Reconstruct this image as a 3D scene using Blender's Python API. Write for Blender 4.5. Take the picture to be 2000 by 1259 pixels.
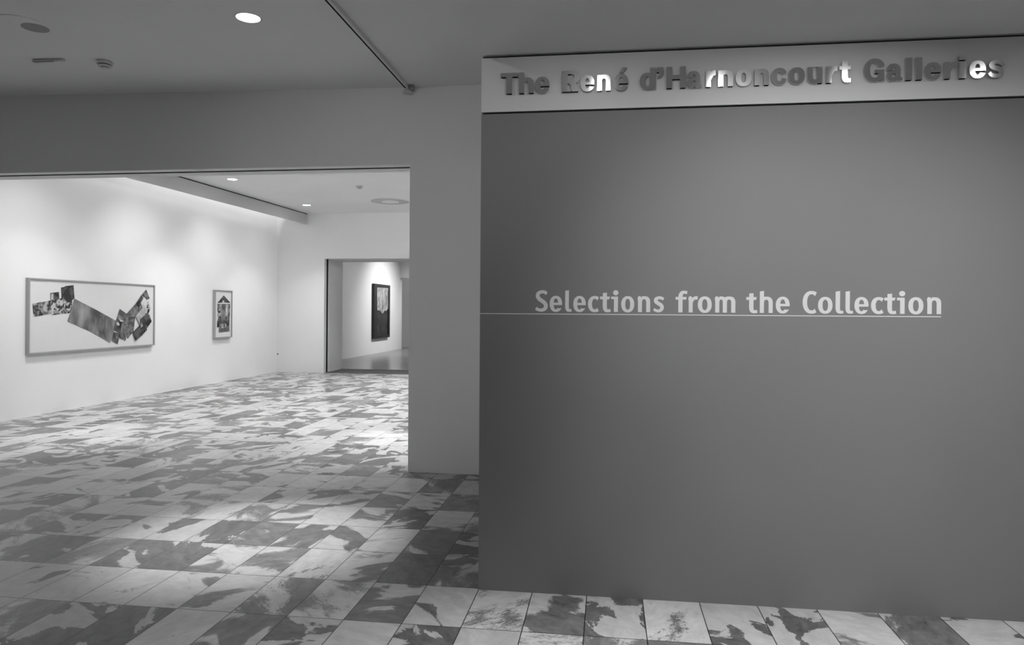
import bpy, bmesh, math, random
import numpy as np
from mathutils import Vector, Matrix
from mathutils.geometry import delaunay_2d_cdt
for o in list(bpy.data.objects): bpy.data.objects.remove(o)
sc = bpy.context.scene
C = sc.collection

# ---------------------------------------------------------------- camera (2000 x 1259, view camera: level, shifted, 0.4 degrees of roll)
F_PX, H = 1398.0, 1.6
YAW = math.atan(188 / F_PX); ROLL = 0.0067; SHIFT = 21.8
cam = bpy.data.cameras.new('camera'); cam_o = bpy.data.objects.new('camera', cam); C.objects.link(cam_o)
cam.sensor_fit = 'HORIZONTAL'; cam.sensor_width = 36; cam.lens = 36 * F_PX / 2000
cam.shift_y = -SHIFT / 2000; cam.clip_start = .05; cam.clip_end = 100
cam_o.matrix_world = Matrix.Translation((0, 0, H)) @ Matrix.Rotation(YAW, 4, 'Z') @ Matrix.Rotation(math.pi / 2, 4, 'X') @ Matrix.Rotation(ROLL, 4, 'Z')
sc.camera = cam_o

# ---------------------------------------------------------------- world, exposure
world = bpy.data.worlds.new('world'); sc.world = world; world.use_nodes = True
world.node_tree.nodes['Background'].inputs[0].default_value = (.5, .5, .5, 1)
world.node_tree.nodes['Background'].inputs[1].default_value = 0.0
sc.view_settings.view_transform = 'Standard'; sc.view_settings.look = 'None'
sc.view_settings.gamma = 1; sc.view_settings.use_curve_mapping = False
sc.view_settings.exposure = 1.0
sc.cycles.max_bounces = 10; sc.cycles.diffuse_bounces = 7; sc.cycles.glossy_bounces = 4
sc.cycles.use_denoising = True; sc.cycles.sample_clamp_indirect = 4
sc.cycles.caustics_reflective = False; sc.cycles.caustics_refractive = False

# room measures in metres (camera at x = 0, y = 0, eye height 1.6)
Y_R, X_R = 4.055, -0.731          # face and free end of the grey wall on the right
Z_LOW, Z_MAIN, Z_GAL = 3.068, 3.815, 4.05
Y_O, Y_O2, Z_O, X_J = 6.90, 7.26, 3.048, -1.959   # opening wall
X_L, Y_B = -8.45, 17.45           # gallery left and back walls
Z_D, X_D, Y_D2 = 2.91, -7.183, 18.73
X_F, Y_F = -8.57, 28.8            # farthest room
def zc(x): return Z_MAIN + max(0, (X_J - x) * .0138)      # the hall ceiling rises a little towards the left
def shade(v): return (v, v, v, 1)

# pictures' pixel measures -> points on a true plane of the room
def uw(x, y):
    return (x - 1000) + (y - 629.5) * ROLL, -(x - 1000) * ROLL + (y - 629.5) + SHIFT
def on_x(x, y, X):
    u, w = uw(x, y); t = X / (-math.sin(YAW) + math.cos(YAW) * u / F_PX)
    return t * (math.cos(YAW) + math.sin(YAW) * u / F_PX), H - t * w / F_PX
def on_y(x, y, Y):
    u, w = uw(x, y); t = Y / (math.cos(YAW) + math.sin(YAW) * u / F_PX)
    return t * (-math.sin(YAW) + math.cos(YAW) * u / F_PX), H - t * w / F_PX
def on_z(x, y, z):
    u, w = uw(x, y); t = F_PX * (H - z) / w
    return t * (-math.sin(YAW) + math.cos(YAW) * u / F_PX), t * (math.cos(YAW) + math.sin(YAW) * u / F_PX)

# ---------------------------------------------------------------- lights
def spot(name, loc, target, watts, deg, blend=.6, r=.05):
    l = bpy.data.lights.new(name, 'SPOT'); l.energy = watts; l.spot_size = math.radians(deg); l.spot_blend = blend; l.shadow_soft_size = r
    o = bpy.data.objects.new(name, l); C.objects.link(o); o.location = loc
    o.rotation_euler = (Vector(target) - Vector(loc)).to_track_quat('-Z', 'Y').to_euler()
    return o
def area(name, loc, target, watts, sx, sy, spread=180):
    l = bpy.data.lights.new(name, 'AREA'); l.energy = watts; l.shape = 'RECTANGLE'; l.size = sx; l.size_y = sy; l.spread = math.radians(spread)
    o = bpy.data.objects.new(name, l); C.objects.link(o); o.location = loc
    o.rotation_euler = (Vector(target) - Vector(loc)).to_track_quat('-Z', 'Y').to_euler()
    return o
def disk(name, loc, watts, r=.085, spread=180):
    l = bpy.data.lights.new(name, 'AREA'); l.energy = watts; l.shape = 'DISK'; l.size = 2 * r; l.spread = math.radians(spread)
    o = bpy.data.objects.new(name, l); C.objects.link(o); o.location = loc
# row of recessed wall washers in the low ceiling in front of the sign
WASH_X = (-0.06, 0.69, 1.47, 2.285, 3.1, 3.9)
WASH_W = (1.6, .6, .58, .52, .46, .46)
WASH_D = 0.80
for x, w_ in zip(WASH_X, WASH_W):
    disk('wall_washer_light', (x, Y_R - WASH_D, Z_LOW - .008), w_, r=.055)
    spot('wall_washer_light', (x, Y_R - WASH_D, Z_LOW - .03), (x, Y_R - WASH_D, 0), 90, 44, 1.0, .06)
# accent spots in the low ceiling, aimed at the grey wall
ACCENTS = [((1.25, .6), (1.15, Y_R, 1.55), 215, 52), ((2.9, .8), (2.3, Y_R, 1.25), 64, 54), ((-.2, 1.0), (.0, Y_R, 2.55), 20, 50)]
for (x, y), tgt, p_, a_ in ACCENTS: spot('accent_spot_light', (x, y, Z_LOW - .03), tgt, p_, a_, 1.0, .05)
# entrance hall ceiling: first downlight in view, others added unseen for ambient light
HALL_LIGHTS = [on_z(485, 34, 3.826), (-2.74, 1.4), (-6.4, 2.0), (-2.74, -2.0), (-6.4, -2.0)]
spot('hall_downlight_light', (-2.74, 5.2, Z_MAIN - .03), (-2.45, 4.75, 0), 420, 36, 1.0, .08)
for x, y in HALL_LIGHTS[1:]: disk('hall_downlight_light', (x, y, zc(x) - .008), 5.8)
spot('hall_spot_light', (-2.3, 2.2, Z_MAIN - .1), (-1.6, Y_O, 2.0), 34, 80, 1.0, .06)  # added spot without a fixture, lifts the pier and header
spot('low_ceiling_light', (-.45, 2.3, Z_LOW - .03), (-.75, 2.6, 0), 85, 62, 1.0, .06)  # added fill without a fixture, brightens the floor near the grey wall
LOW_FILLS = [(1.2, .6), (3.4, .6), (1.2, -2.2), (3.4, -2.2)]
for x, y in LOW_FILLS: disk('low_ceiling_light', (x, y, Z_LOW - .008), 6)  # added ambient fill, lamps outside the view
# gallery downlights and floor spots, with added fixtureless lamps for walls and general fill
GAL_LIGHTS = [(-7.06, 12.71), (-7.03, 16.0), (-7.1, 9.4)]
for x, y in GAL_LIGHTS: disk('gallery_downlight_light', (x, y, Z_GAL - .0), 12, spread=95)
for y in (8.6, 10.8, 13.0, 15.2): spot('gallery_wall_light', (-4.7, y, Z_GAL - .06), (X_L, y + .4, 1.7), 50, 84, 1.0, .06)  # added spots without fixtures, brighten the left wall evenly
for y, w_ in ((9.0, 40), (11.6, 46), (14.0, 44), (16.0, 18)): spot('gallery_wall_light', (-6.78, y, Z_GAL - .04), (X_L, y + .3, 1.35), w_, 96, 1.0, .025)
for x in (-4, -.5): 
    for y in (9.5, 12.6, 15.6): disk('gallery_light', (x, y, Z_GAL - .0), 36, spread=112)  # added disks, overall fill for the gallery
for (x, y), tgt, p in (((-2.2, 9.6), (-2.5, 8.3, 0), 330), ((-5.4, 9.4), (-6.6, 8.0, 0), 330)):
    spot('gallery_spot_light', (x, y, Z_GAL - .1), tgt, p, 38, .9, .06)
spot('gallery_wall_light', (-1.2, 12.5, 3.85), (-5.8, Y_B, 3.2), 120, 46, 1.0, .06)  # added hidden spot, brightens the back wall above the doorway
# fluorescent tubes in the cove behind the valance, washing the left wall
area('cove_light', (-8.0, 12.4, 4.6), (-8.35, 12.4, 2.2), 27, 10.0, .12)
# farthest room: spots on the painting, general light
spot('painting_light', (-5.9, 26.0, 3.9), (X_F, 26.0, 1.5), 190, 95, 1, .06)
spot('painting_light', (-5.6, 27.6, 3.9), (X_F, 27.0, 1.2), 150, 95, 1, .06)
area('far_room_light', (-5.8, 23.5, 4.09), (-5.8, 23.5, 0), 32, 1.2, 1.2)
area('far_room_light', (-6.8, 29.7, 4.09), (-6.8, 29.7, 0), 12, .5, .5)
area('far_room_light', (-2.8, 27, 4.09), (-2.8, 27, 0), 18, 1.2, 1.2)

# ---------------------------------------------------------------- materials
def mat(name, v=.5, rough=.6, metal=0., var=.0, scale=6., bump=0., spec=.5):
    m = bpy.data.materials.new(name); m.use_nodes = True; N = m.node_tree.nodes; L = m.node_tree.links
    b = N['Principled BSDF']; b.inputs['Base Color'].default_value = shade(v); b.inputs['Roughness'].default_value = rough
    b.inputs['Metallic'].default_value = metal; b.inputs['Specular IOR Level'].default_value = spec
    if var or bump:
        tc = N.new('ShaderNodeTexCoord'); nz = N.new('ShaderNodeTexNoise'); nz.inputs['Scale'].default_value = scale; nz.inputs['Detail'].default_value = 5
        L.new(tc.outputs['Object'], nz.inputs['Vector'])
        if var:
            mr = N.new('ShaderNodeMapRange'); mr.inputs['From Min'].default_value = .3; mr.inputs['From Max'].default_value = .7
            mr.inputs['To Min'].default_value = v * (1 - var); mr.inputs['To Max'].default_value = v * (1 + var)
            L.new(nz.outputs['Fac'], mr.inputs['Value']); L.new(mr.outputs['Result'], b.inputs['Base Color'])
        if bump:
            n2 = N.new('ShaderNodeTexNoise'); n2.inputs['Scale'].default_value = 180; L.new(tc.outputs['Object'], n2.inputs['Vector'])
            bp = N.new('ShaderNodeBump'); bp.inputs['Strength'].default_value = bump; bp.inputs['Distance'].default_value = .002
            L.new(n2.outputs['Fac'], bp.inputs['Height']); L.new(bp.outputs['Normal'], b.inputs['Normal'])
    return m
def emis(name, s, v=1.):
    m = bpy.data.materials.new(name); m.use_nodes = True; b = m.node_tree.nodes['Principled BSDF']
    b.inputs['Base Color'].default_value = shade(.8); b.inputs['Emission Color'].default_value = shade(v); b.inputs['Emission Strength'].default_value = s
    return m
M_WHITE = mat('white_wall_paint', .80, .7, var=.015, scale=1.5, bump=.05)
M_HALL = mat('hall_wall_paint', .74, .7, var=.015, scale=1.5, bump=.05)
M_GREY = mat('dark_grey_wall_paint', .163, .6, var=.02, scale=2, bump=.08)
M_BAND = mat('pale_band_paint', .56, .5, var=.01, scale=2)
M_CEIL = mat('ceiling_plaster', .80, .85, var=.02, scale=1.2, bump=.08)
M_CEILW = mat('gallery_ceiling_plaster', .78, .85, var=.015, scale=1.2, bump=.08)
M_BLACK = mat('black_gap', .012, .8, spec=.1)
M_VALANCE = mat('valance_paint', .5, .8, var=.01)
M_VINYL = mat('pale_vinyl', .60, .6)
M_FIX = mat('fixture_enamel', .66, .45, var=.02)
M_FIXD = mat('fixture_dark', .10, .5)
M_LAMP = emis('lamp_glow', 9)
M_STEEL = mat('painted_metal', .5, .4, .3)

def marble():
    m = bpy.data.materials.new('grey_white_marble_tiles'); m.use_nodes = True; T = m.node_tree; N = T.nodes; L = T.links
    b = N['Principled BSDF']
    def nd(t, **k):
        n = N.new(t)
        for a, v in k.items(): setattr(n, a, v)
        return n
    def mt(op, a, c=None, d=None, clamp=False):
        n = nd('ShaderNodeMath', operation=op); n.use_clamp = clamp
        for i, v in enumerate((a, c, d)):
            if v is None: continue
            if isinstance(v, (int, float)): n.inputs[i].default_value = v
            else: L.new(v, n.inputs[i])
        return n.outputs[0]
    geo = nd('ShaderNodeNewGeometry'); sp = nd('ShaderNodeSeparateXYZ'); L.new(geo.outputs['Position'], sp.inputs[0])
    TX, TY = .3092, .5155
    a = mt('DIVIDE', mt('ADD', sp.outputs[0], 1.0375), TX); c = mt('DIVIDE', mt('SUBTRACT', sp.outputs[1], 4.070), TY)
    ia, ic = mt('FLOOR', a), mt('FLOOR', c); fa, fc = mt('FRACT', a), mt('FRACT', c)
    ja = mt('MULTIPLY', mt('MINIMUM', fa, mt('SUBTRACT', 1, fa)), TX); jc = mt('MULTIPLY', mt('MINIMUM', fc, mt('SUBTRACT', 1, fc)), TY)
    joint = mt('LESS_THAN', mt('MINIMUM', ja, jc), .0027)
    cell = nd('ShaderNodeCombineXYZ'); L.new(ia, cell.inputs[0]); L.new(ic, cell.inputs[1]); cell.inputs[2].default_value = 3.7
    wn = nd('ShaderNodeTexWhiteNoise', noise_dimensions='3D'); L.new(cell.outputs[0], wn.inputs['Vector'])
    cs = nd('ShaderNodeSeparateColor'); L.new(wn.outputs['Color'], cs.inputs[0]); r, g, bl = cs.outputs; val = wn.outputs['Value']
    # each slab is cut from another place of the stone, veins at its own angle
    loc = nd('ShaderNodeCombineXYZ'); L.new(mt('SUBTRACT', mt('MULTIPLY', fa, TX), TX / 2), loc.inputs[0]); L.new(mt('SUBTRACT', mt('MULTIPLY', fc, TY), TY / 2), loc.inputs[1])
    rot = nd('ShaderNodeVectorRotate', rotation_type='Z_AXIS'); L.new(loc.outputs[0], rot.inputs['Vector']); L.new(mt('MULTIPLY', bl, 6.28), rot.inputs['Angle'])
    st = nd('ShaderNodeVectorMath', operation='MULTIPLY'); L.new(rot.outputs[0], st.inputs[0]); st.inputs[1].default_value = (1, 1.8, 1)
    off = nd('ShaderNodeVectorMath', operation='SCALE'); L.new(wn.outputs['Color'], off.inputs[0]); off.inputs['Scale'].default_value = 60
    ad = nd('ShaderNodeVectorMath', operation='ADD'); L.new(st.outputs[0], ad.inputs[0]); L.new(off.outputs[0], ad.inputs[1])
    def noise(scale, det, rg, dist=0.):
        n = nd('ShaderNodeTexNoise'); n.inputs['Scale'].default_value = scale; n.inputs['Detail'].default_value = det; n.inputs['Roughness'].default_value = rg; n.inputs['Distortion'].default_value = dist
        L.new(ad.outputs[0], n.inputs['Vector']); return n.outputs['Fac']
    big = noise(2.35, 6, .5, .7); fine = noise(34, 4, .6, 1.0); cloud = noise(9, 6, .62, .4); grain = noise(150, 2, .5)
    spk_w = mt('MULTIPLY', mt('GREATER_THAN', val, .72), .30)           # some slabs are speckled
    fld = mt('ADD', big, mt('MULTIPLY', mt('SUBTRACT', fine, .5), mt('ADD', spk_w, .07)))
    thr = mt('ADD', .485, mt('MULTIPLY', mt('SUBTRACT', g, .5), .24))
    soft = mt('ADD', .006, mt('MULTIPLY', mt('MULTIPLY', r, r), .085))
    mr = nd('ShaderNodeMapRange', interpolation_type='SMOOTHSTEP'); L.new(fld, mr.inputs['Value']); L.new(mt('SUBTRACT', thr, soft), mr.inputs['From Min']); L.new(mt('ADD', thr, soft), mr.inputs['From Max'])
    dark = mt('ADD', .105, mt('MULTIPLY', mt('SUBTRACT', cloud, .5), .26)); light = mt('ADD', .42, mt('MULTIPLY', mt('SUBTRACT', cloud, .5), .34))
    dark = mt('ADD', dark, mt('MULTIPLY', r, .05))
    mx = mt('ADD', mt('MULTIPLY', mr.outputs[0], light), mt('MULTIPLY', mt('SUBTRACT', 1, mr.outputs[0]), dark))
    mx = mt('MULTIPLY', mx, mt('ADD', .86, mt('MULTIPLY', val, .22))); mx = mt('MULTIPLY', mx, mt('ADD', .93, mt('MULTIPLY', grain, .14)))
    fin = mt('MULTIPLY', mx, mt('SUBTRACT', 1, mt('MULTIPLY', joint, .88)))
    L.new(fin, b.inputs['Base Color']); b.inputs['Roughness'].default_value = .22; b.inputs['Specular IOR Level'].default_value = .3
    L.new(mt('ADD', .24, mt('MULTIPLY', cloud, .12)), b.inputs['Roughness'])
    bp = nd('ShaderNodeBump'); bp.inputs['Strength'].default_value = .25; bp.inputs['Distance'].default_value = .001
    L.new(mt('SUBTRACT', 1, joint), bp.inputs['Height']); L.new(bp.outputs['Normal'], b.inputs['Normal'])
    return m
M_MARBLE = marble()

def wood():
    m = bpy.data.materials.new('polished_strip_wood'); m.use_nodes = True; T = m.node_tree; N = T.nodes; L = T.links; b = N['Principled BSDF']
    geo = N.new('ShaderNodeNewGeometry'); br = N.new('ShaderNodeTexBrick'); L.new(geo.outputs['Position'], br.inputs['Vector'])
    br.inputs['Color1'].default_value = shade(.17); br.inputs['Color2'].default_value = shade(.25); br.inputs['Mortar'].default_value = shade(.06)
    br.inputs['Scale'].default_value = 1; br.inputs['Brick Width'].default_value = 1.4; br.inputs['Row Height'].default_value = .09; br.inputs['Mortar Size'].default_value = .002
    L.new(br.outputs['Color'], b.inputs['Base Color']); b.inputs['Roughness'].default_value = .22
    return m
M_WOOD = wood()

# ---------------------------------------------------------------- mesh helpers
def add_box(bm, x0, x1, y0, y1, z0, z1):
    v = [bm.verts.new((x, y, z)) for x in (x0, x1) for y in (y0, y1) for z in (z0, z1)]
    for q in ((0, 1, 3, 2), (4, 6, 7, 5), (0, 4, 5, 1), (2, 3, 7, 6), (0, 2, 6, 4), (1, 5, 7, 3)): bm.faces.new([v[i] for i in q])
def add_lathe(bm, prof, n=40, cx=0, cy=0, cz=0, axis='Z'):
    rings = []
    for r, z in prof:
        ring = []
        for k in range(n):
            a = 2 * math.pi * k / n; p = (r * math.cos(a), r * math.sin(a), z)
            if axis == 'Y': p = (p[0], p[2], p[1])
            ring.append(bm.verts.new((cx + p[0], cy + p[1], cz + p[2])))
        rings.append(ring)
    for A, B in zip(rings, rings[1:]):
        for k in range(n): bm.faces.new((A[k], A[(k + 1) % n], B[(k + 1) % n], B[k]))
    bm.faces.new(rings[0]); bm.faces.new(rings[-1][::-1])
def add_prism(bm, pts3, off):
    # polygon in space extruded by the vector off
    a = [bm.verts.new(p) for p in pts3]; b = [bm.verts.new(Vector(p) + Vector(off)) for p in pts3]
    bm.faces.new(a); bm.faces.new(b[::-1]); n = len(a)
    for k in range(n): bm.faces.new((a[k], b[k], b[(k + 1) % n], a[(k + 1) % n]))
def link(name, bm, m, parent=None, bevel=0, smooth=False, loc=None):
    bmesh.ops.recalc_face_normals(bm, faces=bm.faces)
    if bevel: bmesh.ops.bevel(bm, geom=list(bm.edges), offset=bevel, segments=2, affect='EDGES')
    me = bpy.data.meshes.new(name); bm.to_mesh(me); bm.free(); me.materials.append(m)
    if smooth:
        for p in me.polygons: p.use_smooth = True
    o = bpy.data.objects.new(name, me); C.objects.link(o)
    if parent: o.parent = parent
    if loc: o.location = loc
    return o
def boxes(name, m, *B, parent=None, bevel=0):
    bm = bmesh.new()
    for b in B: add_box(bm, *b)
    return link(name, bm, m, parent, bevel)
def struct(name, m, *B, **k):
    o = boxes(name, m, *B, **k); o['kind'] = 'structure'; return o
def thing(name, label, cat, loc=(0, 0, 0), group=None, rotz=0):
    o = bpy.data.objects.new(name, None); o.empty_display_size = .1; C.objects.link(o); o.location = loc; o.rotation_euler = (0, 0, rotz)
    tag(o, label, cat, group); return o
def tag(o, label, cat, group=None):
    o['label'] = label; o['category'] = cat
    if group: o['group'] = group
def dup(root, loc, label, group=None, extra=None):
    r = root.copy(); C.objects.link(r); r.location = loc; r['label'] = label
    if group: r['group'] = group
    for ch in list(root.children):
        c = ch.copy(); C.objects.link(c); c.parent = r
        for g in list(ch.children):
            d = g.copy(); C.objects.link(d); d.parent = c
    return r

# ---------------------------------------------------------------- the building
E_ = 5.2; Y_N = -5.0; X_W = -9.6; TOP = 5.2
struct('floor', M_MARBLE, (X_W, E_, Y_N, Y_B, -.2, 0))
struct('floor_far', M_WOOD, (-13, E_, Y_B, 33, -.2, 0))
struct('wall_right', M_GREY, (X_R, E_, Y_R, Y_R + .04, 0, 2.730))
struct('wall_return', M_HALL, (X_R, E_, Y_R + .04, Y_O, 0, TOP))
struct('ceiling_low', M_CEIL, (X_R, E_, Y_N, Y_R + .04, Z_LOW, Z_MAIN + .15))
bm = bmesh.new()
add_prism(bm, [(X_R, Y_N, Z_MAIN), (X_J, Y_N, Z_MAIN), (X_W, Y_N, zc(X_W)), (X_W, Y_N, zc(X_W) + .15), (X_R, Y_N, zc(X_W) + .15)], (0, Y_O - Y_N, 0))
v = link('ceiling', bm, M_CEIL); v['kind'] = 'structure'
# the opening wall: pier at its right, header above with a black gate slot along the soffit
SL0, SL1 = Y_O + .115, Y_O + .185
struct('wall_opening', M_HALL, (X_J, X_R, Y_O, Y_O2, 0, TOP), (X_W, X_J, Y_O, SL0, Z_O, TOP), (X_W, X_J, SL0, SL1, Z_O + .07, TOP), (X_W, X_J, SL1, Y_O2, Z_O, TOP), (X_W, X_L, Y_O, Y_O2, 0, Z_O), (X_R, E_, Y_O, Y_O2, 0, TOP))
struct('trim_1', M_BLACK, (X_W, X_J, SL0, SL1, Z_O + .003, Z_O + .07))
struct('wall_west', M_HALL, (X_W - .2, X_W, Y_N, Y_O, 0, TOP))
struct('wall_east', M_HALL, (E_, E_ + .2, Y_N, Y_O2, 0, TOP))
struct('wall_behind', M_HALL, (X_W, E_, Y_N - .2, Y_N, 0, TOP))
# gallery
struct('wall_left', M_WHITE, (X_L - .2, X_L, Y_O2, Y_B, 0, TOP))
struct('wall_back', M_WHITE, (X_L, X_D, Y_B, Y_B + .15, 0, TOP), (X_D, -4.1, Y_B, Y_B + .15, Z_D, TOP), (-4.1, E_, Y_B, Y_B + .15, 0, TOP),
       (X_L, X_D, Y_B + .28, Y_D2, 0, TOP), (X_D, -4.1, Y_B + .28, Y_D2, Z_D, TOP), (-4.1, E_, Y_B + .28, Y_D2, 0, TOP))
struct('trim_3', M_BLACK, (X_L, X_D - .01, Y_B + .15, Y_B + .28, 0, TOP), (X_D - .01, -4.09, Y_B + .15, Y_B + .28, Z_D + .01, TOP), (-4.09, E_, Y_B + .15, Y_B + .28, 0, TOP))
struct('trim_4', mat('dark_wood_sill', .07, .6, var=.1, scale=20, spec=.25), (X_D, -4.1, Y_B, Y_D2, 0, .004))  # dark colour stands in for the shade on the threshold floor
struct('wall_gallery_right', M_WHITE, (3.4, 3.6, Y_O2, Y_B, 0, TOP))
struct('ceiling_gallery', M_CEILW, (-8.15, 3.4, Y_O2, Y_B, Z_GAL + .012, Z_GAL + .2))
struct('ceiling_cove', M_WHITE, (X_L - .2, -7.9, Y_O2, Y_B, 4.75, 4.9))
# valance: a hanging panel that runs a little out of parallel with the wall, a thin shadow gap above it
def vx(y): return -7.638 - (17.45 - y) * .0477
bm = bmesh.new()
add_prism(bm, [(vx(Y_O2), Y_O2, 3.785), (vx(Y_B), Y_B, 3.785), (vx(Y_B) - .03, Y_B, 3.785), (vx(Y_O2) - .03, Y_O2, 3.785)], (0, 0, .285 - .03))
v = link('trim_2', bm, M_VALANCE); v['kind'] = 'structure'
bm = bmesh.new()
add_prism(bm, [(vx(Y_O2) - .012, Y_O2, 4.04), (vx(Y_B) - .012, Y_B, 4.04), (vx(Y_B) - .03, Y_B, 4.04), (vx(Y_O2) - .03, Y_O2, 4.04)], (0, 0, .7))
v = link('trim_5', bm, M_BLACK); v['kind'] = 'structure'
# farthest room
struct('wall_far_left', M_WHITE, (X_F - .2, X_F, Y_D2, Y_F, 0, TOP))
ZF2 = on_y(777.6, 542, Y_F)[1]
struct('wall_far_back', M_WHITE, (X_F - .2, -4.9, Y_F, Y_F + .3, ZF2, TOP), (-4.9, E_, Y_F, Y_F + .3, 0, TOP), (-10.5, X_F - .0, Y_F, Y_F + .3, 0, ZF2))
struct('wall_far_beyond', M_WHITE, (-13, E_, 30.45, 30.65, 0, TOP), (-10.7, -10.5, Y_F + .3, 30.45, 0, TOP))
struct('wall_far_right', M_WHITE, (E_ - .2, E_, Y_D2, 30.45, 0, TOP))
struct('ceiling_far', M_CEILW, (-13, E_, Y_D2, 30.6, 4.1, 4.3))

# ---------------------------------------------------------------- sign band and its dark shadow gaps
struct('trim_6', M_BLACK, (X_R + .002, E_, Y_R + .03, Y_R + .0401, 2.7301, Z_LOW))
band = boxes('sign_band', M_BAND, (X_R, E_ - .01, Y_R, Y_R + .029, 2.742, 3.052)); tag(band, 'pale horizontal sign band above the dark grey wall, behind the raised letters', 'sign')
# ---------------------------------------------------------------- lettering
# every glyph is a signed-distance drawing (cap height 1) traced to outlines with marching squares
def g_box(x0, y0, x1, y1):
    def f(X, Y):
        dx = np.maximum(x0 - X, X - x1); dy = np.maximum(y0 - Y, Y - y1)
        return np.maximum(dx, dy)
    return f
def g_poly(*P):
    P = [np.array(p, float) for p in P]
    def f(X, Y):
        d = np.full(X.shape, 1e9); s = np.ones(X.shape)
        n = len(P)
        for i in range(n):
            a, b = P[i], P[(i + 1) % n]
            ex, ey = b - a; wx = X - a[0]; wy = Y - a[1]
            t = np.clip((wx * ex + wy * ey) / (ex * ex + ey * ey + 1e-12), 0, 1)
            d = np.minimum(d, np.hypot(wx - ex * t, wy - ey * t))
            c1 = Y >= a[1]; c2 = Y < b[1]; c3 = ex * wy > ey * wx
            s = np.where((c1 & c2 & c3) | (~c1 & ~c2 & ~c3), -s, s)
        return d * s
    return f
def g_ell(cx, cy, rx, ry, p=2.25):
    def f(X, Y):
        k = (np.abs((X - cx) / rx) ** p + np.abs((Y - cy) / ry) ** p) ** (1 / p)
        return (k - 1) * min(rx, ry)
    return f
def g_union(*F): return lambda X, Y: np.minimum.reduce([f(X, Y) for f in F])
def g_and(*F): return lambda X, Y: np.maximum.reduce([f(X, Y) for f in F])
def g_cut(A, *B): return lambda X, Y: np.maximum(A(X, Y), -np.minimum.reduce([b(X, Y) for b in B]))
def g_spline(pts, n=10):
    P = [np.array(p, float) for p in pts]
    P = [2 * P[0] - P[1]] + P + [2 * P[-1] - P[-2]]
    out = []
    for i in range(1, len(P) - 2):
        for k in range(n):
            t = k / n; a, b, c, d = P[i - 1:i + 3]
            out.append(.5 * (2 * b + (c - a) * t + (2 * a - 5 * b + 4 * c - d) * t * t + (3 * b - a - 3 * c + d) * t ** 3))
    out.append(P[-2])
    return out
def g_stroke(pts, smooth=True):
    # pts: (x, y, width); butt ends
    Q = g_spline(pts) if smooth else [np.array(p, float) for p in pts]
    def f(X, Y):
        d = np.full(X.shape, 1e9); n = len(Q) - 1
        for i in range(n):
            a, b = Q[i], Q[i + 1]
            ex, ey = b[0] - a[0], b[1] - a[1]; L = math.hypot(ex, ey) + 1e-9
            wx = X - a[0]; wy = Y - a[1]
            s = (wx * ex + wy * ey) / L; t = np.clip(s / L, 0, 1)
            w = a[2] + (b[2] - a[2]) * t
            dd = np.hypot(wx - ex * t, wy - ey * t) - w / 2
            d = np.minimum(d, dd)
        for (a, b) in ((Q[0], Q[1]), (Q[-1], Q[-2])):
            L = math.hypot(b[0] - a[0], b[1] - a[1]) + 1e-9
            ex, ey = (b[0] - a[0]) / L, (b[1] - a[1]) / L
            s = (X - a[0]) * ex + (Y - a[1]) * ey; q = np.abs((X - a[0]) * ey - (Y - a[1]) * ex)
            cut = np.maximum.reduce([s, -s - a[2] * .8, q - a[2] * .75])
            d = np.maximum(d, -cut)
        return d
    return f
def g_ring(x0, y0, x1, y1, s, t, p=2.3):
    cx, cy, rx, ry = (x0 + x1) / 2, (y0 + y1) / 2, (x1 - x0) / 2, (y1 - y0) / 2
    return g_cut(g_ell(cx, cy, rx, ry, p), g_ell(cx, cy, rx - s, ry - t, p + .1))
def g_arch(x0, x1, top, s, t, r, bottom=0):
    # an inverted U: legs s wide, crown t thick
    cx = (x0 + x1) / 2; rx = (x1 - x0) / 2
    out = g_union(g_and(g_ell(cx, top - r, rx, r, 2.5), g_box(x0 - 1, top - r, x1 + 1, top + 1)), g_box(x0, bottom, x1, top - r + .01))
    inn = g_union(g_and(g_ell(cx, top - r, rx - s, r - t, 2.3), g_box(x0 - 1, top - r, x1 + 1, top + 1)), g_box(x0 + s, bottom - 1, x1 - s, top - r + .001))
    return g_cut(out, inn)

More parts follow.
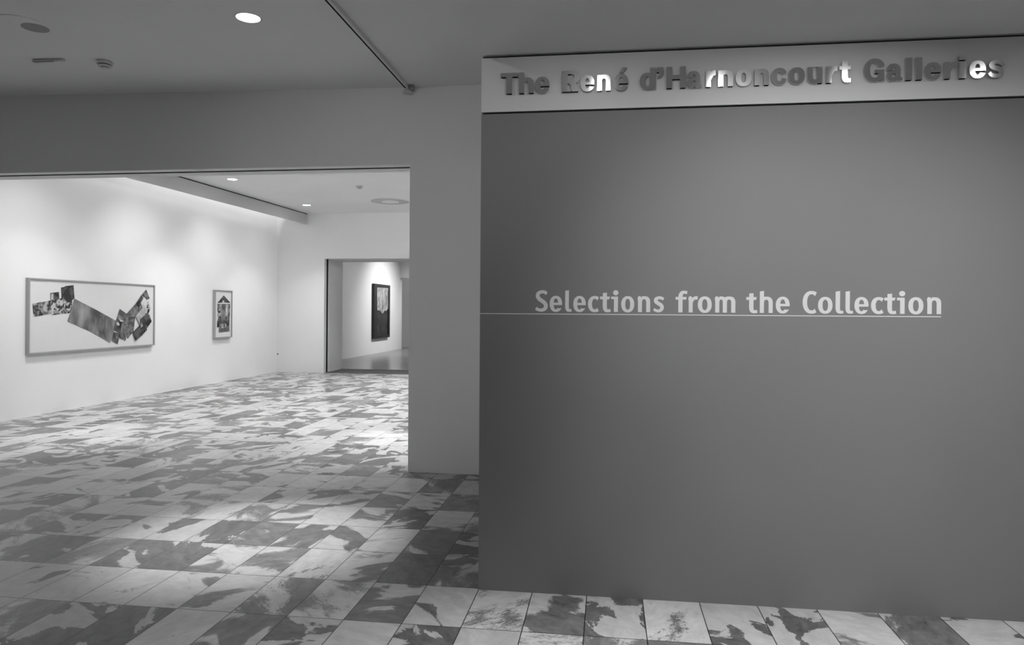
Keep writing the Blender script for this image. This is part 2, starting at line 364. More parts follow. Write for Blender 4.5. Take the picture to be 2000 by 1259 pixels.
def glyph_F(c):
    # heavy grotesque of the raised sign; returns (field, natural width)
    s, t, xh = .25, .165, .745
    if c == 'T': return g_union(g_box(0, .80, .82, 1), g_box(.275, 0, .545, 1)), .82
    if c == 'H': return g_union(g_box(0, 0, .27, 1), g_box(.66, 0, .93, 1), g_box(.1, .41, .8, .61)), .93
    if c == 'h': return g_union(g_box(0, 0, s, 1), g_cut(g_arch(0, .71, xh + .01, s, .19, .33), g_box(-1, -1, s * .9, 2))), .71
    if c == 'n': return g_union(g_box(0, 0, s, xh), g_cut(g_arch(0, .71, xh + .01, s, .19, .33), g_box(-1, -1, s * .9, 2))), .71
    if c == 'u':
        F = glyph_F('n')[0]
        return (lambda X, Y: F(.71 - X, xh - Y)), .71
    if c == 'l': return g_box(0, 0, .26, 1), .26
    if c == 'i': return g_union(g_box(0, 0, .26, xh), g_box(0, .81, .26, 1)), .26
    if c == 'r':
        return g_union(g_box(0, 0, s, xh), g_stroke([(.2, .36, .16), (.27, .54, .22), (.38, .635, .23), (.50, .64, .235)])), .50
    if c == 'o': return g_ring(0, -.015, .74, xh + .015, .255, .165), .74
    if c == 'c':
        R = g_ring(0, -.015, .76, xh + .015, .255, .165)
        return g_cut(R, g_poly((.40, .38), (1.2, .42), (1.2, .60), (.50, .46)), g_poly((.40, .36), (.50, .30), (1.2, .17), (1.2, .5)), g_box(.71, -1, 2, 2)), .71
    if c in 'eé':
        R = g_ring(0, -.015, .74, xh + .015, .255, .145)
        E = g_union(g_cut(R, g_poly((.38, .30), (1.2, .30), (1.2, .13), (.50, .225))), g_and(g_box(.15, .30, .735, .43), g_ell(.37, .365, .37, .39, 2.6)))
        if c == 'é': E = g_union(E, g_poly((.27, .82), (.43, 1.06), (.68, 1.06), (.45, .82)))
        return E, .74
    if c == 'a':
        st = g_union(g_stroke([(.10, .44, .10), (.09, .53, .16), (.20, .655, .18), (.37, .685, .165), (.50, .64, .19), (.555, .52, .25), (.555, .3, .25), (.555, .14, .25)]),
                     g_box(.43, .0, .68, .3), g_stroke([(.66, .14, .2), (.66, .0, .2)], False))
        bowl = g_stroke([(.52, .40, .13), (.36, .385, .14), (.17, .32, .20), (.13, .20, .25), (.20, .08, .19), (.33, .075, .15), (.46, .16, .13)])
        return g_union(g_cut(st, g_box(-1, -1, .29, .46)), g_and(bowl, g_box(-1, -.02, 2, 2)), g_and(g_box(.02, .46, .3, .66), g_ell(.2, .5, .2, .17))), .74
    if c == 'd': return g_union(g_box(.47, 0, .72, 1), g_cut(g_ring(0, -.015, .70, xh + .015, .25, .165), g_box(.52, -1, 2, 2))), .72
    if c == '’': return g_union(g_box(0, .76, .27, 1), g_poly((.09, .78), (.27, .78), (.26, .66), (.17, .55), (.03, .50), (.03, .57), (.11, .63))), .27
    if c == 'R':
        bowl = g_cut(g_union(g_box(0, .39, .5, 1), g_ell(.52, .695, .33, .305, 2.3)), g_union(g_box(.26, .56, .46, .83), g_ell(.47, .695, .12, .135, 2.2)))
        return g_union(g_box(0, 0, .27, 1), bowl, g_poly((.36, .45), (.62, .45), (.68, .36), (.70, .2), (.73, .08), (.78, .0), (.92, .0), (.92, 0), (.5, 0), (.44, .12), (.42, .28), (.36, .38))), .92
    if c == 'G':
        R = g_ring(0, -.02, 1.02, 1.02, .29, .18, 2.2)
        A = g_cut(R, g_poly((.5, .5), (.72, .66), (1.4, .66), (1.4, .2), (.5, .2)), g_box(.97, -1, 3, 2))
        return g_union(A, g_box(.52, .36, .97, .52), g_box(.80, .0, .97, .5), g_poly((.68, .45), (.9, .45), (.9, .1), (.68, .25))), .97
    if c == 't': return g_union(g_stroke([(.24, .97, .255), (.24, .5, .255), (.245, .22, .255), (.29, .11, .22), (.38, .085, .175), (.50, .085, .175)]), g_box(0, .575, .50, .735)), .50
    if c == 's':
        return g_stroke([(.66, .50, .15), (.58, .60, .17), (.40, .675, .165), (.20, .64, .18), (.135, .53, .22), (.25, .43, .22), (.45, .36, .22), (.57, .24, .22), (.52, .10, .19), (.34, .06, .165), (.15, .10, .17), (.04, .21, .15)]), .69
def glyph_M(c):
    # bold humanist of the vinyl line
    s, t, xh = .185, .14, .735
    def stemtop(x0, x1, y): return g_poly((x0, y - .3), (x0, y - .035), (x1, y), (x1, y - .3))
    if c == 'S':
        return g_stroke([(.555, .845, .16), (.44, .92, .155), (.29, .93, .155), (.14, .86, .175), (.10, .72, .19), (.19, .585, .19), (.36, .475, .19), (.49, .35, .19), (.50, .19, .185), (.38, .08, .16), (.22, .065, .15), (.10, .10, .15), (.01, .155, .15)]), .60
    if c == 's':
        return g_stroke([(.47, .60, .13), (.37, .66, .135), (.24, .67, .14), (.12, .61, .165), (.11, .50, .175), (.22, .41, .175), (.35, .33, .175), (.40, .21, .17), (.33, .09, .15), (.20, .06, .135), (.09, .09, .13), (.01, .14, .13)]), .51
    if c == 'o': return g_ring(0, -.02, .61, xh + .01, .19, .13, 2.2), .61
    if c == 'e':
        R = g_ring(0, -.02, .60, xh + .01, .19, .125, 2.2)
        A = g_cut(R, g_poly((.25, .31), (1.2, .31), (1.2, .1), (.57, .17), (.45, .15), (.3, .2)))
        return g_union(A, g_and(g_box(.1, .31, .59, .42), g_ell(.30, .36, .30, .39, 2.4))), .595
    if c == 'c':
        R = g_ring(0, -.02, .68, xh + .01, .20, .135, 2.2)
        return g_cut(R, g_poly((.30, .35), (.44, .50), (.62, .80), (1.4, .8), (1.4, -.1), (.62, -.1), (.44, .22)), g_box(.54, .3, 2, .57)), .56
    if c == 'C':
        R = g_ring(0, -.02, .86, 1.01, .215, .15, 2.2)
        return g_cut(R, g_poly((.40, .5), (.54, .68), (.72, 1.02), (1.6, 1.1), (1.6, -.1), (.73, -.1), (.56, .25))), .70
    if c == 'l':
        st = g_cut(g_stroke([(.095, 1.02, s), (.095, .5, s), (.095, .22, s), (.125, .10, .17), (.20, .055, .13), (.32, .065, .13)]), g_poly((-.1, .965), (.3, 1.03), (.3, 1.3), (-.1, 1.3)))
        return st, .315
    if c == 't':
        st = g_cut(g_stroke([(.22, .92, .19), (.22, .5, .19), (.22, .22, .19), (.26, .09, .17), (.36, .05, .14), (.48, .07, .14)]), g_poly((-.1, .86), (.5, .92), (.5, 1.3), (-.1, 1.3)))
        return g_union(st, g_poly((0, .59), (0, .72), (.46, .72), (.42, .59))), .48
    if c == 'i': return g_union(g_box(.13, 0, .32, .72), g_box(0, .60, .2, .72), g_ell(.215, .90, .125, .12, 2)), .34
    if c == 'n':
        A = g_cut(g_arch(.02, .585, xh + .01, s, .14, .30), g_box(-1, -1, .2, 2))
        return g_union(g_box(.02, 0, .02 + s, .68), A, g_poly((0, .66), (.05, .75), (.14, .74), (.2, .66), (.2, .5), (.02, .5))), .585
    if c == 'h':
        A = g_cut(g_arch(0, .58, xh + .01, s, .14, .30), g_box(-1, -1, .18, 2))
        return g_union(g_box(0, 0, s, .9), A, g_poly((0, .8), (0, .975), (s, 1.01), (s, .8))), .58
    if c == 'm':
        A = g_cut(g_arch(.02, .545, xh + .01, s, .14, .28), g_box(-1, -1, .2, 2))
        B = g_cut(g_arch(.36, .92, xh + .01, s, .14, .28), g_box(-1, -1, .45, 2))
        return g_union(g_box(.02, 0, .02 + s, .68), A, B, g_poly((0, .66), (.05, .75), (.14, .74), (.2, .66), (.2, .5), (.02, .5))), .92
    if c == 'r':
        return g_union(g_box(.02, 0, .02 + s, .68), g_poly((0, .66), (.05, .75), (.14, .74), (.2, .66), (.2, .5), (.02, .5)), g_stroke([(.17, .50, .1), (.23, .62, .13), (.33, .672, .15), (.43, .675, .15)])), .43
    if c == 'f':
        return g_union(g_stroke([(.22, 0, .19), (.22, .5, .19), (.22, .74, .19), (.265, .88, .17), (.36, .935, .14), (.52, .915, .14)]), g_poly((0, .59), (0, .715), (.50, .715), (.47, .59))), .52

def trace(field, x0, x1, y0=-.08, y1=1.14, step=.0095):
    xs = np.arange(x0 - .05, x1 + .06, step); ys = np.arange(y0, y1, step)
    X, Y = np.meshgrid(xs, ys); V = field(X, Y) + 1e-7
    segs = {}
    def ip(a, b, va, vb):
        k = va / (va - vb); return (a[0] + (b[0] - a[0]) * k, a[1] + (b[1] - a[1]) * k)
    inside = V < 0
    act = inside[:-1, :-1].astype(int) + inside[:-1, 1:] + inside[1:, :-1] + inside[1:, 1:]
    for j, i in zip(*np.nonzero((act > 0) & (act < 4))):
        c = [(xs[i], ys[j]), (xs[i + 1], ys[j]), (xs[i + 1], ys[j + 1]), (xs[i], ys[j + 1])]
        v = [V[j, i], V[j, i + 1], V[j + 1, i + 1], V[j + 1, i]]
        k = [('h', i, j), ('v', i + 1, j), ('h', i, j + 1), ('v', i, j)]
        ent, ext = [], []
        for e in range(4):
            a, b = e, (e + 1) % 4
            if v[a] < 0 <= v[b]: ext.append((k[e], ip(c[a], c[b], v[a], v[b])))
            elif v[b] < 0 <= v[a]: ent.append((k[e], ip(c[a], c[b], v[a], v[b])))
        for (ka, pa), (kb, pb) in zip(ext, ent): segs[ka] = (kb, pa, pb)
    loops = []
    while segs:
        k0 = next(iter(segs)); k = k0; loop = []
        while k in segs:
            kb, pa, pb = segs.pop(k); loop.append(pa); k = kb
        if len(loop) > 6:
            # drop points that lie on a straight run
            out = []
            n = len(loop)
            keep = [loop[0]]
            for q in range(1, n):
                a = keep[-1]; b = loop[q]; d = loop[(q + 1) % n]
                L = math.hypot(d[0] - a[0], d[1] - a[1]) + 1e-9
                dist = abs((d[0] - a[0]) * (b[1] - a[1]) - (d[1] - a[1]) * (b[0] - a[0])) / L
                if dist > .0006 or L > .12 and dist > .0002: keep.append(b)
            if len(keep) > 2: loops.append(keep)
    return loops
GC = {}
def glyph_mesh(style, ch, w, h, depth):
    # w = real width of the glyph, h = real cap height; front faces -Y, back lies in y = 0
    key = (style, ch)
    if key not in GC:
        F, nw = (glyph_F if style == 'F' else glyph_M)(ch)
        loops = trace(F, 0, nw)
        co = [Vector(p) for l in loops for p in l]; ed = []; k = 0
        for l in loops:
            ed += [(k + q, k + (q + 1) % len(l)) for q in range(len(l))]; k += len(l)
        vs, es, fs, _, _, _ = delaunay_2d_cdt(co, ed, [], 0, 1e-6)
        vs = [tuple(v) for v in vs]
        cx = np.array([sum(vs[q][0] for q in f) / 3 for f in fs]); cy = np.array([sum(vs[q][1] for q in f) / 3 for f in fs])
        ins = F(cx, cy) < 0
        GC[key] = (vs, [tuple(f) for f, o in zip(fs, ins) if o])
    vs, fs = GC[key]
    used = sorted({q for f in fs for q in f})
    xmin = min(vs[q][0] for q in used); xmax = max(vs[q][0] for q in used)
    kx = w / (xmax - xmin)
    bm = bmesh.new(); fr = {}
    for q in used: fr[q] = bm.verts.new(((vs[q][0] - xmin) * kx, -depth, vs[q][1] * h))
    for f in fs:
        try: bm.faces.new([fr[q] for q in f])
        except ValueError: pass
    bmesh.ops.recalc_face_normals(bm, faces=bm.faces)
    if sum(f.normal.y for f in bm.faces) > 0: bmesh.ops.reverse_faces(bm, faces=bm.faces)
    bmesh.ops.dissolve_limit(bm, angle_limit=.001, verts=bm.verts, edges=[e for e in bm.edges if len(e.link_faces) == 2])
    ext = bmesh.ops.extrude_edge_only(bm, edges=[e for e in bm.edges if len(e.link_faces) == 1])
    for v in [g for g in ext['geom'] if isinstance(g, bmesh.types.BMVert)]: v.co.y = 0
    bmesh.ops.recalc_face_normals(bm, faces=bm.faces)
    fy = [f for f in bm.faces if abs(f.normal.y) > .9]
    if sum(f.normal.y for f in fy) > 0: bmesh.ops.reverse_faces(bm, faces=bm.faces)
    me = bpy.data.meshes.new('glyph'); bm.to_mesh(me); bm.free()
    return me

# ---------------------------------------------------------------- raised metal letters
def letter_metal():
    m = bpy.data.materials.new('brushed_metal_letter'); m.use_nodes = True; N = m.node_tree.nodes; L = m.node_tree.links; b = N['Principled BSDF']
    b.inputs['Base Color'].default_value = shade(.62); b.inputs['Metallic'].default_value = 1; b.inputs['Roughness'].default_value = .13
    b.inputs['Anisotropic'].default_value = .8
    t = N.new('ShaderNodeCombineXYZ'); t.inputs[2].default_value = 1; L.new(t.outputs[0], b.inputs['Tangent'])
    return m
M_LETTER = letter_metal()
# character, left and right edge in the photograph, how it is told apart
LET = [('T', 977.9, 1011.2, 'first letter of the word The'), ('h', 1013.5, 1042.6, 'in the word The'), ('e', 1045.4, 1073.3, 'last letter of the word The'),
 ('R', 1097.3, 1132.9, 'opening the second word'), ('e', 1133.8, 1160.8, 'beside the big R'), ('n', 1166.5, 1192.8, 'bright, before the accented e'), ('é', 1199.3, 1227.2, 'with an acute accent'),
 ('d', 1249.7, 1280.5, 'before the apostrophe'), ('’', 1282.8, 1295.6, 'between d and H'), ('H', 1301.9, 1339.5, 'after the apostrophe'), ('a', 1342.3, 1370.3, 'right after the capital H'),
 ('r', 1378.8, 1398.2, 'bright, after the first a'), ('n', 1403.0, 1432.1, 'bright, in the middle of the long word'), ('o', 1437.2, 1468.5, 'between two letters n'), ('n', 1474.2, 1502.3, 'just before the letter c'),
 ('c', 1507.8, 1535.8, 'in the long middle word'), ('o', 1540.8, 1572.4, 'right after the letter c'), ('u', 1577.9, 1606.8, 'in the long middle word'), ('r', 1614.2, 1635.6, 'between u and t'), ('t', 1639.8, 1662.3, 'bright, ending the long middle word'),
 ('G', 1687.9, 1727.8, 'opening the last word'), ('a', 1732.4, 1763.0, 'right after the capital G'), ('l', 1769.0, 1782.0, 'left one of the pair of l'), ('l', 1789.1, 1802.0, 'right one of the pair of l'),
 ('e', 1807.0, 1839.1, 'right after the pair of l'), ('r', 1845.2, 1868.6, 'in the last word'), ('i', 1874.1, 1887.8, 'in the last word'), ('e', 1894.1, 1926.3, 'bright, before the final s'), ('s', 1930.7, 1962.9, 'the last letter of the sign')]
KIND = {'T': 'capital T', 'R': 'capital R', 'H': 'capital H', 'G': 'capital G', '’': 'apostrophe', 'é': 'letter e'}
for ch, xa, xb, how in LET:
    XA, XB = on_y(xa, 160, Y_R - .022)[0], on_y(xb, 160, Y_R - .022)[0]
    me = glyph_mesh('F', ch, XB - XA, .1185, .019); me.materials.append(M_LETTER)
    o = bpy.data.objects.new('apostrophe' if ch == '’' else 'sign_letter', me); C.objects.link(o); o.location = (XA, Y_R, 2.8382)
    tag(o, 'raised grey metal ' + KIND.get(ch, 'letter ' + ch) + ' on pale band, ' + how, 'letter', 'raised metal letters of the sign')

# ---------------------------------------------------------------- vinyl line on the grey wall
WORDS = [('Selections', [(205, 318), (335, 445), (472, 530), (545, 655), (675, 773), (782, 877), (880, 945), (970, 1085), (1115, 1227), (1253, 1352)], 1000),
         ('from', [(1452, 1557), (1565, 1648), (1650, 1773), (1800, 1983)], 1000),
         ('the', [(80, 180), (200, 315), (342, 465)], 1440),
         ('Collection', [(580, 705), (717, 845), (872, 942), (960, 1028), (1040, 1165), (1187, 1300), (1305, 1412), (1417, 1490), (1518, 1652), (1682, 1810)], 1440)]
root = thing('wall_lettering', 'pale underlined lettering on the dark grey wall reading Selections from the Collection', 'lettering', (on_y(1040, 600, Y_R)[0], Y_R, 1.6005))
for word, ext, ox in WORDS:
    bm = bmesh.new()
    for ch, (a, b_) in zip(word, ext):
        XA, XB = on_y(ox + a / 4.545, 600, Y_R)[0], on_y(ox + b_ / 4.545, 600, Y_R)[0]
        me = glyph_mesh('M', ch, XB - XA, .1195, .0012); me.transform(Matrix.Translation((XA - root.location.x, 0, 0)))
        bm.from_mesh(me); bpy.data.meshes.remove(me)
    me = bpy.data.meshes.new('word'); bm.to_mesh(me); bm.free(); me.materials.append(M_VINYL)
    o = bpy.data.objects.new('word', me); C.objects.link(o); o.parent = root; o['label'] = 'the word ' + word
x1 = on_y(1838, 618, Y_R)[0]
boxes('underline', M_VINYL, (X_R - root.location.x + .001, x1 - root.location.x, -.0012, 0, -.0165, -.0118), parent=root)

# ---------------------------------------------------------------- ceiling fittings
def downlight(name, label, loc, r, group, lit=True, depth=.03):
    t = thing(name, label, 'light', loc, group)
    bm = bmesh.new(); n = 40
    prof = [(r, -.001), (r + .006, -.006), (r + .016, -.006), (r + .018, 0), (r, 0)]
    rings = [[bm.verts.new((a * math.cos(2 * math.pi * k / n), a * math.sin(2 * math.pi * k / n), z)) for k in range(n)] for a, z in prof]
    for A, B in zip(rings, rings[1:] + rings[:1]):
        for k in range(n): bm.faces.new((A[k], A[(k + 1) % n], B[(k + 1) % n], B[k]))
    link('trim_ring', bm, M_FIX, t, smooth=True)
    bm = bmesh.new(); add_lathe(bm, [(r, -.003), (r, 0)]); link('lens' if lit else 'baffle', bm, M_LAMP if lit else M_FIXD, t)
    return t
R_D = .085
p = HALL_LIGHTS[0]
d0 = downlight('recessed_downlight', 'bright round recessed downlight at the top edge, nearest lit one in the dark hall ceiling', (p[0], p[1], zc(p[0])), R_D, None)
for i, (x, y) in enumerate(HALL_LIGHTS[1:]): dup(d0, (x, y, zc(x)), ['recessed downlight in the hall ceiling, second in line towards the viewer', 'recessed downlight in the hall ceiling to the left, level with the viewer', 'recessed downlight in the hall ceiling behind the viewer', 'recessed downlight in the hall ceiling far behind at left'][i])
dup(d0, (GAL_LIGHTS[0][0], GAL_LIGHTS[0][1], Z_GAL + .012), 'bright round downlight in the white gallery ceiling, nearer of the two by the valance', 'gallery ceiling downlights')
dup(d0, (GAL_LIGHTS[1][0], GAL_LIGHTS[1][1], Z_GAL + .012), 'bright round downlight in the white gallery ceiling, farther of the two, near the back wall', 'gallery ceiling downlights')
for i, x in enumerate(WASH_X):
    w = dup(d0, (x, Y_R - WASH_D, Z_LOW), 'recessed wall washer in the low ceiling in front of the sign', 'wall washers in front of the sign'); w.scale = (.62, .62, 1)
for x, y in LOW_FILLS: dup(d0, (x, y, Z_LOW), 'recessed downlight in the low ceiling behind the viewer', 'low ceiling downlights behind the viewer')

# unlit accent light with its wide ring, far left
px, py = on_z(69, 62, Z_MAIN)
t = thing('accent_light', 'unlit round recessed accent light with wide flush ring, top left of the hall ceiling', 'light', (px - .06, py - .06, zc(px) - .001))
bm = bmesh.new(); add_lathe(bm, [(.20, 0), (.20, -.003), (.196, -.004)]); link('cover_plate', bm, M_CEIL, t)
bm = bmesh.new(); add_lathe(bm, [(.098, -.004), (.098, -.006)], cx=.06, cy=.06); link('aperture', bm, mat('aperture_grey', .33, .7), t)

def smoke(label, loc, s=1):
    t = thing('smoke_detector', label, 'smoke detector', loc, 'smoke detectors')
    bm = bmesh.new(); add_lathe(bm, [(.062, 0), (.070, -.006), (.070, -.022), (.064, -.03)]); link('base', bm, M_FIX, t, smooth=False)
    bm = bmesh.new(); add_lathe(bm, [(.052, -.03), (.052, -.038)]); link('vent_gap', bm, M_FIXD, t)
    bm = bmesh.new(); add_lathe(bm, [(.058, -.038), (.058, -.046), (.044, -.052)]); link('ring', bm, M_FIX, t)
    bm = bmesh.new(); add_lathe(bm, [(.036, -.052), (.036, -.058)]); link('vent_gap', bm, M_FIXD, t)
    bm = bmesh.new(); add_lathe(bm, [(.038, -.058), (.034, -.064), (.018, -.068)]); link('cap', bm, M_FIX, t)
    return t
sx, sy = on_z(205, 128, Z_MAIN)
s0 = smoke('stepped round smoke detector on the dark hall ceiling', (sx, sy, zc(sx)))
sx, sy = on_z(702, 364, Z_GAL)
dup(s0, (sx, sy, Z_GAL + .012), 'small stepped smoke detector on the white gallery ceiling', 'smoke detectors')
# flat box fitting
ax, ay = on_z(64, 126, Z_MAIN); bx_, by_ = on_z(126, 124, Z_MAIN)
t = thing('ceiling_box', 'thin flat box fitting on the hall ceiling left of the smoke detector', 'fixture', ((ax + bx_) / 2, (ay + by_) / 2, zc(ax) - .001))
w2 = (bx_ - ax) / 2
boxes('gap', M_FIXD, (-w2 * .95, w2 * .9, -.010, .012, -.005, 0), parent=t)
boxes('body', M_FIX, (-w2, w2, -.014, .014, -.022, -.005), parent=t, bevel=.002)
boxes('lip', M_FIXD, (-w2 * .9, w2 * .3, -.013, .010, -.026, -.022), parent=t)
boxes('lower_plate', M_FIX, (-w2 * .9, w2 * .3, -.014, .010, -.031, -.026), parent=t)
# flush round ring in the gallery ceiling
rx, ry = on_z(762, 394, Z_GAL)
t = thing('ceiling_speaker', 'wide flush round grille ring in the white gallery ceiling beside the pier', 'ceiling speaker', (rx, ry, Z_GAL + .012))
bm = bmesh.new(); add_lathe(bm, [(.43, 0), (.43, -.008), (.41, -.012)], n=64); link('outer_ring', bm, mat('ring_paint', .5, .8), t)
bm = bmesh.new(); add_lathe(bm, [(.20, -.012), (.20, -.016), (.19, -.018)], n=48); link('grille', bm, M_CEILW, t)

# light track with its end feed
tx = on_z(735, 98, Z_MAIN)[0]
t = thing('light_track', 'long thin light track running along the hall ceiling to the opening wall', 'light track', (tx, Y_O, Z_MAIN))
boxes('rail', M_FIX, (-.018, .018, -9.0, -.09, -.036, 0), parent=t)
boxes('conductor_slot', M_BLACK, (-.018, -.004, -9.0, -.09, -.037, -.036), parent=t)
bm = bmesh.new(); add_lathe(bm, [(.024, 0), (.020, -.015), (.020, -.045), (.044, -.066), (.046, -.076)], cx=.0, cy=-.07, n=24); link('end_feed', bm, M_FIX, t)
boxes('connector_box', mat('connector_grey', .3, .5), (.024, .068, -.085, -.035, -.05, -.002), parent=t, bevel=.003)

# ---------------------------------------------------------------- wall outlet
ox, oz = on_y(543, 691, Y_B)
t = thing('wall_outlet', 'small white wall outlet low on the gallery back wall, beside the corner', 'outlet', (ox, Y_B, oz))
boxes('plate', M_WHITE, (-.045, .045, -.008, 0, -.06, .06), parent=t, bevel=.002)
bm = bmesh.new(); add_lathe(bm, [(.020, -.008), (.020, -.012)], axis='Y', n=24); link('socket', bm, M_FIXD, t)

# ---------------------------------------------------------------- pictures
def photo_mat(name, dark, light, scale, det=4, lo=.42, hi=.58, stretch=(1, 1, 1), seed=0., dist=.5):
    m = bpy.data.materials.new(name); m.use_nodes = True; N = m.node_tree.nodes; L = m.node_tree.links; b = N['Principled BSDF']
    tc = N.new('ShaderNodeTexCoord'); mp = N.new('ShaderNodeMapping'); mp.inputs['Scale'].default_value = stretch; mp.inputs['Location'].default_value = (seed, seed * 1.7, seed * .6)
    nz = N.new('ShaderNodeTexNoise'); nz.inputs['Scale'].default_value = scale; nz.inputs['Detail'].default_value = det; nz.inputs['Distortion'].default_value = dist
    mr = N.new('ShaderNodeMapRange'); mr.inputs['From Min'].default_value = lo; mr.inputs['From Max'].default_value = hi; mr.inputs['To Min'].default_value = dark; mr.inputs['To Max'].default_value = light
    L.new(tc.outputs['Object'], mp.inputs['Vector']); L.new(mp.outputs[0], nz.inputs['Vector']); L.new(nz.outputs['Fac'], mr.inputs['Value']); L.new(mr.outputs[0], b.inputs['Base Color'])
    b.inputs['Roughness'].default_value = .45
    return m
P_HI = photo_mat('print_high_contrast', .02, .5, 11, lo=.44, hi=.56, dist=1.5)
P_HI2 = photo_mat('print_blotchy', .03, .42, 9, lo=.40, hi=.62, seed=5, dist=1.2)
P_DARK = photo_mat('print_dark', .012, .09, 8, seed=2)
P_CLOUD = photo_mat('print_dark_with_cloud', .02, .25, 5, det=3, lo=.46, hi=.6, seed=9)
P_MID = photo_mat('print_soft_grey', .07, .22, 6, det=6, seed=3, stretch=(1, 1, 1))
P_FIELD = photo_mat('print_grassy_grey', .06, .34, 5, det=8, lo=.36, hi=.66, seed=7, stretch=(1, 1.0, .45), dist=0)
P_MID2 = photo_mat('print_mid_grey', .04, .2, 12, det=7, lo=.38, hi=.64, seed=11)
P_PALE = photo_mat('print_pale', .35, .6, 5, seed=13)
M_FRAME = mat('silver_frame', .42, .35, .35)
M_FRAMED = mat('frame_side', .26, .45)
M_MAT = mat('mat_board', .66, .8, var=.01)
def framed_picture(label, y0, y1, z0, z1, depth, side, pieces, zoom, org):
    # hangs on the left wall; front looks along +X
    t = thing('framed_collage', label, 'picture', (X_L, (y0 + y1) / 2, z0))
    cy = (y0 + y1) / 2; h2 = (y1 - y0) / 2; hh = z1 - z0
    # frame: four thin bars, standing forward of the mat board
    bm = bmesh.new()
    add_box(bm, .002, depth, -h2, -h2 + side, 0, hh); add_box(bm, .002, depth, h2 - side, h2, 0, hh)
    add_box(bm, .002, depth, -h2 + side, h2 - side, 0, side); add_box(bm, .002, depth, -h2 + side, h2 - side, hh - side, hh)
    link('frame', bm, M_FRAME, t)
    xb = depth - .022
    boxes('mat_board', M_MAT, (.004, xb, -h2 + side, h2 - side, side, hh - side), parent=t)
    for i, (m, nm, pts) in enumerate(pieces):
        P = []
        xf = X_L + xb
        for (a, b_) in pts:
            yy, zz = on_x(org[0] + a / zoom, org[1] + b_ / zoom, xf + .0006)
            P.append((xb + .0004 + i * .0006, yy - cy, zz - z0))
        bm = bmesh.new(); add_prism(bm, P, (.0012, 0, 0)); link(nm, bm, m, t)
    return t
big = [
 (P_HI2, 'photo_print', [(200, 437), (412, 398), (430, 556), (212, 593)]),
 (P_DARK, 'photo_print', [(408, 312), (510, 298), (516, 390), (412, 400)]),
 (P_PALE, 'photo_print', [(416, 322), (446, 318), (444, 385), (418, 390)]),
 (P_HI, 'photo_print', [(412, 395), (545, 372), (632, 380), (636, 545), (422, 572)]),
 (P_DARK, 'photo_print', [(535, 246), (580, 240), (580, 232), (682, 219), (692, 374), (660, 400), (540, 380)]),
 (P_CLOUD, 'photo_print', [(552, 330), (600, 240), (668, 372), (655, 420), (560, 410)]),
 (P_HI, 'photo_print', [(560, 410), (664, 400), (658, 515), (630, 545), (560, 550)]),
 (P_FIELD, 'photo_print', [(688, 376), (930, 500), (880, 640), (650, 520)]),
 (P_FIELD, 'photo_print', [(930, 500), (1172, 634), (1150, 762), (880, 638)]),
 (P_FIELD, 'photo_print', [(650, 512), (895, 632), (865, 755), (610, 642)]),
 (P_FIELD, 'photo_print', [(893, 630), (1152, 755), (1108, 891), (863, 752)]),
 (P_MID2, 'photo_print', [(1145, 765), (1222, 785), (1197, 912), (1125, 868)]),
 (P_MID, 'photo_print', [(1220, 497), (1296, 552), (1270, 660), (1175, 645)]),
 (P_DARK, 'photo_print', [(1168, 642), (1250, 640), (1232, 785), (1150, 745)]),
 (P_PALE, 'photo_print', [(1176, 655), (1200, 650), (1218, 680), (1205, 695), (1182, 685)]),
 (P_PALE, 'photo_print', [(1205, 600), (1240, 632), (1278, 638), (1270, 648), (1225, 645)]),
 (P_MID, 'photo_print', [(1290, 565), (1416, 425), (1452, 530), (1370, 640), (1290, 640)]),
 (P_MID2, 'photo_print', [(1262, 590), (1400, 590), (1380, 760), (1315, 840), (1262, 740)]),
 (P_MID2, 'photo_print', [(1245, 650), (1310, 690), (1287, 867), (1212, 832)]),
 (P_DARK, 'photo_print', [(1405, 440), (1475, 330), (1500, 400), (1478, 470), (1430, 475)]),
 (P_MID2, 'photo_print', [(1400, 560), (1450, 460), (1490, 475), (1500, 560), (1440, 640)]),
 (P_PALE, 'photo_print', [(1465, 425), (1500, 360), (1560, 395), (1582, 500), (1548, 556), (1500, 540)]),
 (P_HI, 'photo_print', [(1545, 410), (1582, 500), (1548, 556), (1510, 545), (1530, 480)]),
 (P_MID2, 'photo_print', [(1482, 325), (1526, 271), (1568, 376), (1530, 392)]),
 (P_PALE, 'photo_print', [(1405, 580), (1500, 470), (1515, 570), (1470, 600), (1450, 680), (1420, 620)]),
 (P_DARK, 'photo_print', [(1452, 620), (1530, 555), (1560, 560), (1590, 645), (1540, 715), (1475, 812), (1450, 700)]),
 (P_DARK, 'photo_print', [(1368, 770), (1450, 690), (1530, 700), (1536, 745), (1400, 872)]),
 (P_HI2, 'photo_print', [(1450, 670), (1475, 655), (1490, 700), (1460, 720)]),
]
ya, za = on_x(58, 693, X_L + .062); yb, zb = on_x(303.4, 555.5, X_L + .062)
y_a = on_x(56.5, 690, X_L + .062)[0]
framed_picture('long landscape collage of black and white photo prints in a thin silver frame, left wall', y_a, yb, .925, 2.045, .062, .02, big, 6, (30, 520))
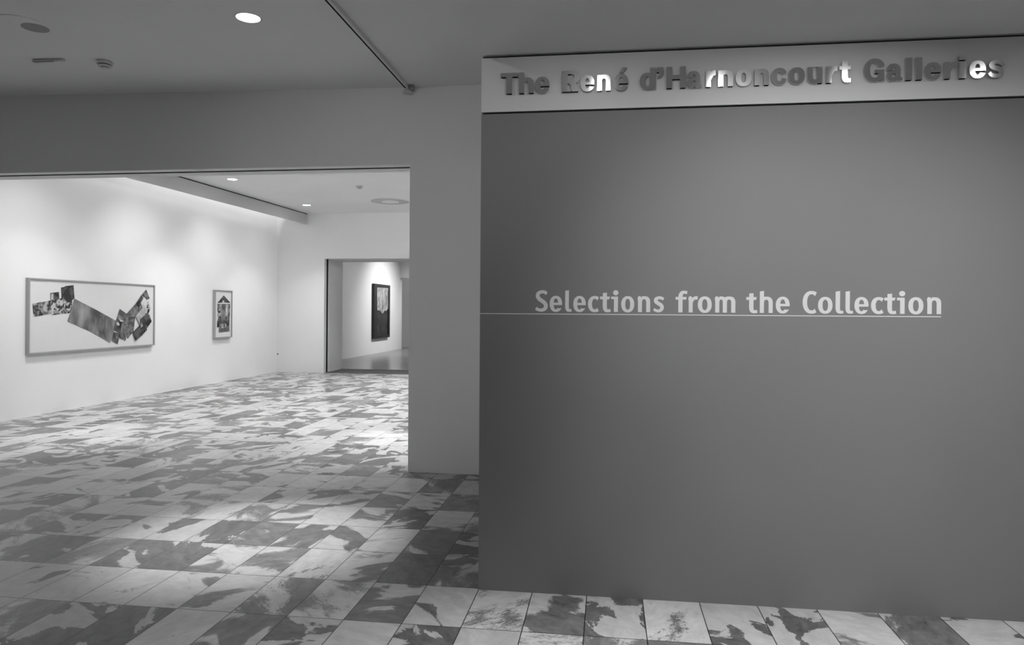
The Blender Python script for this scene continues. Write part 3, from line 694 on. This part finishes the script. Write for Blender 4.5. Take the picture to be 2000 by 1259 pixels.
small = [
 (P_DARK, 'photo_print', [(400, 255), (492, 360), (400, 352), (310, 362)]),
 (P_HI, 'photo_print', [(380, 330), (400, 318), (412, 352), (385, 360)]),
 (P_HI2, 'photo_print', [(312, 372), (378, 372), (372, 545), (312, 548)]),
 (P_MID, 'photo_print', [(374, 372), (468, 372), (464, 545), (370, 545)]),
 (P_PALE, 'photo_print', [(425, 385), (455, 385), (448, 535), (422, 530)]),
 (P_HI2, 'photo_print', [(464, 372), (486, 372), (480, 550), (460, 548)]),
 (P_MID2, 'photo_print', [(325, 545), (478, 550), (476, 605), (312, 610)]),
 (P_DARK, 'photo_print', [(308, 605), (476, 600), (476, 660), (305, 695)]),
 (P_MID2, 'photo_print', [(332, 640), (476, 640), (475, 745), (332, 762)]),
 (P_PALE, 'photo_print', [(368, 650), (392, 648), (392, 700), (370, 706)]),
 (P_PALE, 'photo_print', [(412, 640), (430, 640), (428, 690), (414, 694)]),
 (P_DARK, 'photo_print', [(434, 610), (468, 608), (466, 665), (436, 668)]),
]
y_a, _ = on_x(420.5, 660, X_L + .062); yb, _ = on_x(454.6, 567, X_L + .062)
framed_picture('small upright collage of a building front in a thin silver frame, left wall', y_a, yb, .975, 2.022, .062, .022, small, 7, (380, 540))

# dark painting in the farthest room
t = thing('framed_painting', 'tall black framed painting with a pale pointed upper panel, seen through the far doorway', 'painting', (X_F, 26.4, .562))
def P5(a, b_, X): 
    yy, zz = on_x(600 + a / 4.663, 480 + b_ / 4.663, X); return yy - 26.4, zz - .562
d = .10
(ya, _), (yb, _) = P5(612, 600, X_F + d), P5(755, 600, X_F + d)
hh = 2.02
Mk = mat('black_frame', .012, .5)
bm = bmesh.new(); w_ = .17
add_box(bm, .002, d, ya, ya + .30, 0, hh); add_box(bm, .002, d, yb - w_, yb, 0, hh); add_box(bm, .002, d, ya + .30, yb - w_, 0, .1); add_box(bm, .002, d, ya + .30, yb - w_, hh - .1, hh)
link('frame', bm, Mk, t)
boxes('dark_panel', photo_mat('dark_paint_field', .012, .035, 6, seed=4), (.004, d - .03, ya + .30, yb - w_, .1, hh - .1), parent=t)
pp = [P5(a, b_, X_F + d - .028) for a, b_ in [(638, 378), (688, 380), (687, 618), (672, 600), (660, 587), (638, 585)]]
P_G = photo_mat('pale_brushed_field', .16, .5, 7, det=6, lo=.4, hi=.62, seed=21, stretch=(1, 1, .35), dist=1.5)
bm = bmesh.new(); add_prism(bm, [(d - .029, a, b_) for a, b_ in pp], (.003, 0, 0)); link('pale_panel', bm, P_G, t)
pp = [P5(a, b_, X_F + d - .028) for a, b_ in [(690, 380), (740, 383), (738, 570), (718, 592), (705, 588), (690, 616)]]
bm = bmesh.new(); add_prism(bm, [(d - .029, a, b_) for a, b_ in pp], (.003, 0, 0)); link('pale_panel', bm, P_G, t)
